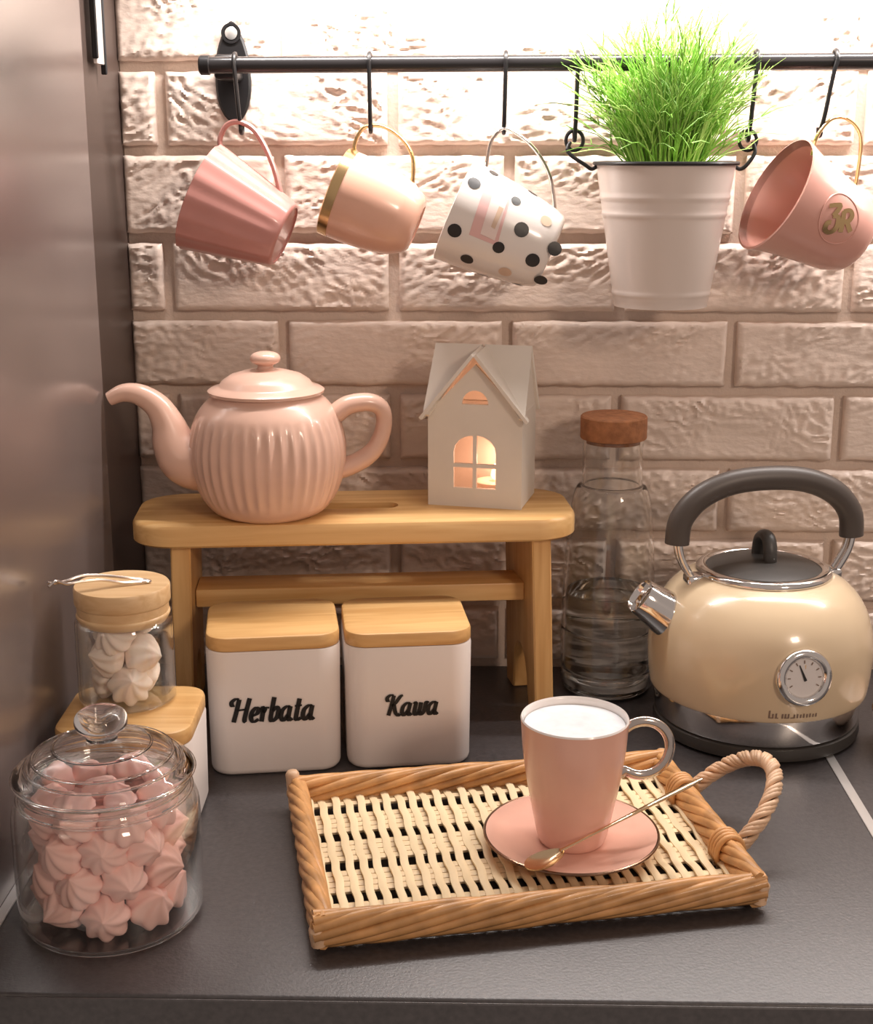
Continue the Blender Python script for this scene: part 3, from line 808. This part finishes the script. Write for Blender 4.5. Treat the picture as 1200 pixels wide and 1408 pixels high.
for L_ in range(4):
    zc = .0205+L_*.0228; n = 8; r = .0415
    for k in range(n):
        a = 2*pi*(k+.5*(L_ % 2))/n-pi/2+.15+rm_.uniform(-.06, .06)
        tilt = rm_.uniform(35, 105); spin = rm_.uniform(0, 2*pi)
        Rz = Matrix.Rotation(a, 4, 'Z') @ Matrix.Rotation(R(tilt), 4, 'Y') @ Matrix.Rotation(spin, 4, 'Z')
        put_meringue('pink', (k+L_) % 3, (JX+r*cos(a), JY+r*sin(a), zc+rm_.uniform(-.0025, .0025)), Rz.to_euler(), 'pink swirled meringue inside the big glass jar', 'pink meringues in the glass jar', rm_.uniform(.84, .95))
    put_meringue('pink', L_ % 3, (JX+rm_.uniform(-.003, .003), JY, zc+.002), (rm_.uniform(-.5, .5), rm_.uniform(-.5, .5), 0), 'pink swirled meringue inside the big glass jar', 'pink meringues in the glass jar', .95)
SX, SY = -.2715, -.3260
for L_, (n, r, ph) in enumerate(((3, .0175, -1.2), (3, .0175, -.35), (2, .0165, -1.9))):
    for k in range(n):
        a = 2*pi*k/n+ph
        Rz = Matrix.Rotation(a, 4, 'Z') @ Matrix.Rotation(R(rm_.uniform(50, 95)), 4, 'Y') @ Matrix.Rotation(rm_.uniform(0, 6), 4, 'Z')
        put_meringue('cream', (k+L_) % 3, (SX+r*cos(a), SY+r*sin(a), CT+.0195+L_*.0215), Rz.to_euler(), 'cream swirled meringue inside the small wood-lidded jar', 'cream meringues in the small jar', .93)

# ------------------------------------------------------------ big jar
bj = thing('glass_jar', 'big round glass cookie jar with knobbed glass lid, full of pink meringues', 'jar', (JX, JY, 0))
jo = [(0, 0), (.050, 0), (.0575, .0012), (.0620, .0055), (.0635, .012), (.0640, .050), (.0638, .078), (.0620, .088), (.0575, .0945), (.0555, .098), (.0565, .1005), (.0580, .1025), (.0575, .1045)]
jo2 = [(p.x, p.z) for p in smooth_path([(r, 0, z) for r, z in jo[1:]], 4)]
ji = [(r-.0022, max(z, .0048)) for r, z in jo2 if z > .0015][::-1]
obj('jar_wall', lathe([(0, 0)]+jo2+ji+[(0, .0048)], 80), 'jar_glass', bj, smooth=60)
jl = obj('lid', lathe([(0, .1300), (.0110, .1295), (.0250, .1275), (.0380, .1235), (.0460, .1185), (.0500, .1140), (.0530, .1080), (.0545, .1055), (.0600, .1060), (.0612, .1085), (.0600, .1115), (.0560, .1135), (.0520, .1165), (.0470, .1215), (.0380, .1265), (.0250, .1305), (.0110, .1325), (.0, .1330)], 80), 'thick_glass', bj, smooth=50)
for z, r in ((.1162, .0525), (.1215, .0472), (.1085, .0613), (.1280, .0330)):
    obj('ridge', tube([(r*cos(2*pi*k/72), r*sin(2*pi*k/72), z) for k in range(72)], .0011, 8, closed=True), 'thick_glass', jl)
for z, r in ((.1003, .0568), (.0945, .0588), (.0030, .0590)):
    obj('glass_bead', tube([(r*cos(2*pi*k/72), r*sin(2*pi*k/72), z) for k in range(72)], .0013, 8, closed=True), 'thick_glass', bj)
kb = [(0, .1315), (.0100, .1318), (.0105, .1350), (.0130, .1375), (.0170, .1410), (.0180, .1455), (.0165, .1500), (.0115, .1535), (.0050, .1548), (0, .1550)]
obj('knob', lathe([(p.x, p.z) for p in smooth_path([(r, 0, z) for r, z in kb], 3)], 40), 'thick_glass', jl, smooth=60)

# ------------------------------------------------------------ small jar
sj = thing('small_jar', 'small glass jar with wooden lid holding cream meringues', 'jar', (SX, SY, CT))
so_ = [(0, .0004), (.034, .0004), (.0378, .003), (.0385, .008), (.0385, .062), (.0370, .0685), (.0352, .0715)]
s2 = [(p.x, p.z) for p in smooth_path([(r, 0, z) for r, z in so_[1:]], 3)]
si = [(r-.0018, max(z, .003)) for r, z in s2 if z > .001][::-1]
obj('jar_wall', lathe([(0, .0004)]+s2+si+[(0, .003)], 64), 'jar_glass', sj, smooth=60)
obj('seal_ring', lathe([(.0342, .0680), (.0362, .0720), (.0368, .0735), (.0362, .0750), (.034, .0755)], 56), 'lid_wood', sj, smooth=60)
obj('wooden_lid', lathe([(0, .0740), (.0352, .0740), (.0358, .0760), (.0358, .0820), (.0370, .0830), (.0375, .0840), (.0375, .0955), (.0365, .0970), (0, .0972)], 64), 'lid_wood', sj, smooth=35)
LT = CT+.0972
tg = thing('wire_tongs', 'thin silver wire tongs lying across the wooden jar lid', 'tongs', (SX, SY, LT))
w1 = smooth_path([(.016, .004, .0020), (.004, -.001, .0050), (-.012, -.010, .0095), (-.026, -.018, .0115), (-.036, -.025, .0095), (-.042, -.032, .0100), (-.0470, -.037, .0120)], 5)
w2 = smooth_path([(.016, -.001, .0018), (.002, -.007, .0030), (-.012, -.014, .0070), (-.026, -.022, .0080), (-.035, -.028, .0080), (-.041, -.034, .0120), (-.0455, -.040, .0095)], 5)
obj('arm', tube(w1, .0012, 8), 'wire', tg); obj('arm', tube(w2, .0012, 8), 'wire', tg)
obj('end_loop', tube(smooth_path([(.016, .004, .0020), (.021, .003, .0015), (.022, .001, .0014), (.016, -.001, .0018)], 4), .0012, 8), 'wire', tg)

# ------------------------------------------------------------ wicker tray
TRC = Vector((.0345, -.4060, 0)); TRZ = R(11.3); TL, TD = .306, .208
tr = thing('wicker_tray', 'rectangular woven wicker tray with twisted rim and rope handle', 'tray', TRC, TRZ)
zb = .0085
stakes = []
y = -TD/2+.012
per = .0450
for b_ in range(5):
    for q in range(4):
        yy = -TD/2+.014+b_*per+q*.0078
        if yy < TD/2-.006: stakes.append(yy)
so0 = None
for yy in stakes:
    if so0 is None:
        so0 = obj('stake', tube([(-TL/2+.002, 0, 0), (0, 0, 0), (TL/2-.002, 0, 0)], .0040, 6, flat=.45, upv=(0, 0, 1)), 'cane_pale_x', tr, loc=(0, yy, zb+.0006))
    else:
        o = so0.copy(); COL.objects.link(o); o.parent = tr; o.location = (random.uniform(-.001, .001), yy, zb+.0006)
nw = 29; src = {}
for i in range(nw):
    x = -TL/2+.008+(TL-.016)*i/(nw-1)
    ph = i % 2
    if ph not in src:
        P = []
        npt = 61
        for k in range(npt):
            yv = -TD/2+.004+(TD-.008)*k/(npt-1)
            P.append((.0005*sin(k*.7+ph), yv, .0026*cos(2*pi*(yv+TD/2-.014-.0123)/(per*2/1.0)+pi*ph)*.55+.0018))
        src[ph] = obj('weaver', tube(P, .0035, 6, flat=.44, upv=(0, 0, 1)), 'cane_pale', tr, loc=(x, 0, zb+.0012))
    else:
        o = src[ph].copy(); COL.objects.link(o); o.parent = tr; o.location = (x+random.uniform(-.0006, .0006), 0, zb+.0012)
def rope(A, B, nstr, canes, Rh, Rv, rc, turns, ph0, mname, pname, parent, bow=None):
    A, B = Vector(A), Vector(B); d = (B-A); T = d.normalized(); N = Vector((0, 0, 1)); Bn = T.cross(N)
    for s in range(nstr):
        parts = []
        for c in range(canes):
            P = []
            m_ = 60
            for k in range(m_+1):
                t = k/m_; a = 2*pi*turns*t+2*pi*s/nstr+ph0
                ca = a+(c-(canes-1)/2)*.62
                p = A+d*t+N*(Rv*sin(ca))+Bn*(Rh*cos(ca))
                p += N*(.0012*sin(9*t+s*2+c))
                P.append(p)
            parts.append(tube(P, rc, 7))
        obj(pname, join(*parts), mname, parent, smooth=60)
hx_, hy_ = TL/2, TD/2
zr = .0165
for A, B, tn, ph in (((-hx_-.006, -hy_, zr), (hx_+.006, -hy_, zr), 1.15, .3), ((-hx_-.004, hy_, zr), (hx_+.004, hy_, zr), 1.15, 1.2), ((-hx_, -hy_-.004, zr), (-hx_, hy_+.004, zr), 1.1, 2.0), ((hx_, -hy_-.004, zr), (hx_, hy_+.004, zr), 1.1, .8)):
    rope(A, B, 3, 3, .0052, .0090, .0040, tn, ph, 'cane_rim', 'rim_strand', tr)
for sx_, sy_, hh in ((-1, -1, .020), (1, -1, .022), (-1, 1, .034), (1, 1, .028)):
    P = [(sx_*(hx_+.002), sy_*(hy_+.002), .006), (sx_*(hx_+.003), sy_*(hy_+.002), hh*.6), (sx_*(hx_+.004), sy_*(hy_+.003), hh)]
    obj('corner_post', tube(smooth_path(P, 4), [.0056]*8+[.0040], 10), 'cane_handle', tr, smooth=60)
# rope handle on the right hand side
Mh = Vector((hx_+.005, -.002, .016)); hl = .049; hh = .064
base = []
for k in range(81):
    th = pi*(k/80)*1.16-pi*.08
    base.append(Mh+Vector((0, 1, 0))*(hl*cos(th))+Vector((.72, 0, .70))*(hh*sin(th)))
T_, N_ = frames(base, upv=(1, 0, -.4))
for s in range(2):
    parts = []
    for c in range(3):
        P = []
        for k, p in enumerate(base):
            a = 2*pi*7*k/80+pi*s+(c-1)*.75; B_ = T_[k].cross(N_[k])
            P.append(p+N_[k]*(.0042*cos(a))+B_*(.0042*sin(a)))
        parts.append(tube(P, .0024, 7))
    obj('handle_strand', join(*parts), 'cane_handle', tr, smooth=60)
for yv in (Mh.y-hl*.98, Mh.y+hl*.98):
    for q in range(4):
        P = [(hx_+.0105*cos(2*pi*k/20), yv+(q-1.5)*.0042, zr+.0012+.0135*sin(2*pi*k/20)) for k in range(20)]
        obj('binding', tube(P, .0023, 7, closed=True), 'cane_rim', tr, smooth=60)

# ------------------------------------------------------------ cup, saucer, spoon
UX, UY = .0795, -.4150
SZ = .0138
sa = thing('saucer', 'pink saucer with dark metallic rim on the wicker tray', 'saucer', (UX, UY, SZ))
sp_ = [(0, .0020), (.024, .0020), (.0245, 0), (.028, 0), (.0300, .0018), (.046, .0045), (.0640, .0105), (.0652, .0120), (.0640, .0128), (.050, .0085), (.034, .0062), (.026, .0058), (0, .0058)]
obj('dish', lathe(sp_, 80), 'cup_pink', sa, smooth=60)
obj('rim', tube([(.0648*cos(2*pi*k/80), .0648*sin(2*pi*k/80), .0120) for k in range(80)], .0012, 8, closed=True), 'saucer_rim', sa)
cz = SZ+.0060
cu = thing('coffee_cup', 'tall pink cup with silver ring handle, filled with milk foam', 'cup', (UX+.0005, UY, cz))
cprof = [(0, .0015), (.0195, .0015), (.020, 0), (.0235, 0), (.0250, .002), (.0268, .008), (.0300, .024), (.0345, .048), (.0378, .072), (.0393, .0920), (.0398, .0975)]
CP = [(p.x, p.z) for p in smooth_path([(r, 0, z) for r, z in cprof[3:]], 4)]
obj('body', lathe(cprof[:3]+CP, 72), 'cup_pink', cu, smooth=60)
obj('inside', lathe([CP[-1], (.0391, .0988), (.0382, .0975)]+[(r-.0018, z) for r, z in CP[::-1] if z > .012 and z < .097]+[(0, .011)], 72), 'cup_white', cu, smooth=60)
fo = []
obj('milk_foam', lathe([(0, .0930), (.012, .0934), (.024, .0926), (.033, .0922), (.0370, .0930), (.0374, .089), (.0, .087)], 48, lambda a, r, z: 1), 'milk_foam', cu, smooth=60)
hP = []
ha = R(6)
for k in range(33):
    t = k/32; th = R(128)-R(256)*t
    rr_ = .0205
    hP.append(Vector((.0515+rr_*cos(th)*1.0, 0, .0715+rr_*1.05*sin(th))))
hP = [Vector((.0375, 0, .0875))]+hP+[Vector((.0345, 0, .0510))]
ho = obj('ring_handle', tube(hP, .0040, 12, flat=.75, upv=(0, 1, 0)), 'silver_handle', cu, smooth=60); ho.rotation_euler = (0, 0, ha)
s0 = Vector((.0465, -.4790, SZ+.0185)); s1 = Vector((.1805, -.3840, .0550)); sd = (s1-s0); sdx = Vector((sd.x, sd.y, 0)).normalized()
spn = thing('teaspoon', 'thin gold teaspoon resting on the pink saucer', 'spoon', mw=basis(sd.normalized(), Vector((-sdx.y, sdx.x, 0)), sd.normalized().cross(Vector((-sdx.y, sdx.x, 0))), s0+Vector((0, 0, 0))))
Ls = sd.length
obj('handle', tube([(Ls*t, 0, 0) for t in (.16, .3, .5, .7, .9, 1.0)], [.0017, .0015, .0017, .0022, .0028, .0016], 10, flat=.6, upv=(0, 0, 1)), 'spoon', spn, smooth=60)
bV, bF = [], []
for j in range(7):
    for i in range(20):
        rr_ = j/6; a = 2*pi*i/20
        x = .0125+.0165*rr_*cos(a); yv = .0098*rr_*sin(a)*(1-.18*cos(a)); bV.append((x, yv, -.0042*(1-rr_**2)))
for j in range(6):
    for i in range(20): bF.append((j*20+i, j*20+(i+1) % 20, (j+1)*20+(i+1) % 20, (j+1)*20+i))
nb = len(bV); bV += [(v[0], v[1], v[2]-.0009) for v in bV[:nb]]; bF += [tuple(i+nb for i in f[::-1]) for f in bF[:120]]
bF += [(120+i, 120+(i+1) % 20, nb+120+(i+1) % 20, nb+120+i) for i in range(20)]
obj('bowl', (bV, bF), 'spoon', spn, smooth=60)

# ------------------------------------------------------------ edge of a dish by the kettle
dh = thing('ceramic_bowl', 'beige ceramic bowl at the right of the cream kettle', 'bowl', (.4080, -.205, .0))
obj('bowl_wall', lathe([(0, 0), (.022, 0), (.024, .003), (.036, .012), (.043, .026), (.0445, .036), (.0435, .0365), (.0415, .026), (.034, .014), (0, .008)], 48), 'ceramic_beige', dh, smooth=60)
obj('rim', tube([(.0440*cos(2*pi*k/48), .0440*sin(2*pi*k/48), .0366) for k in range(48)], .0012, 6, closed=True), 'saucer_rim', dh)
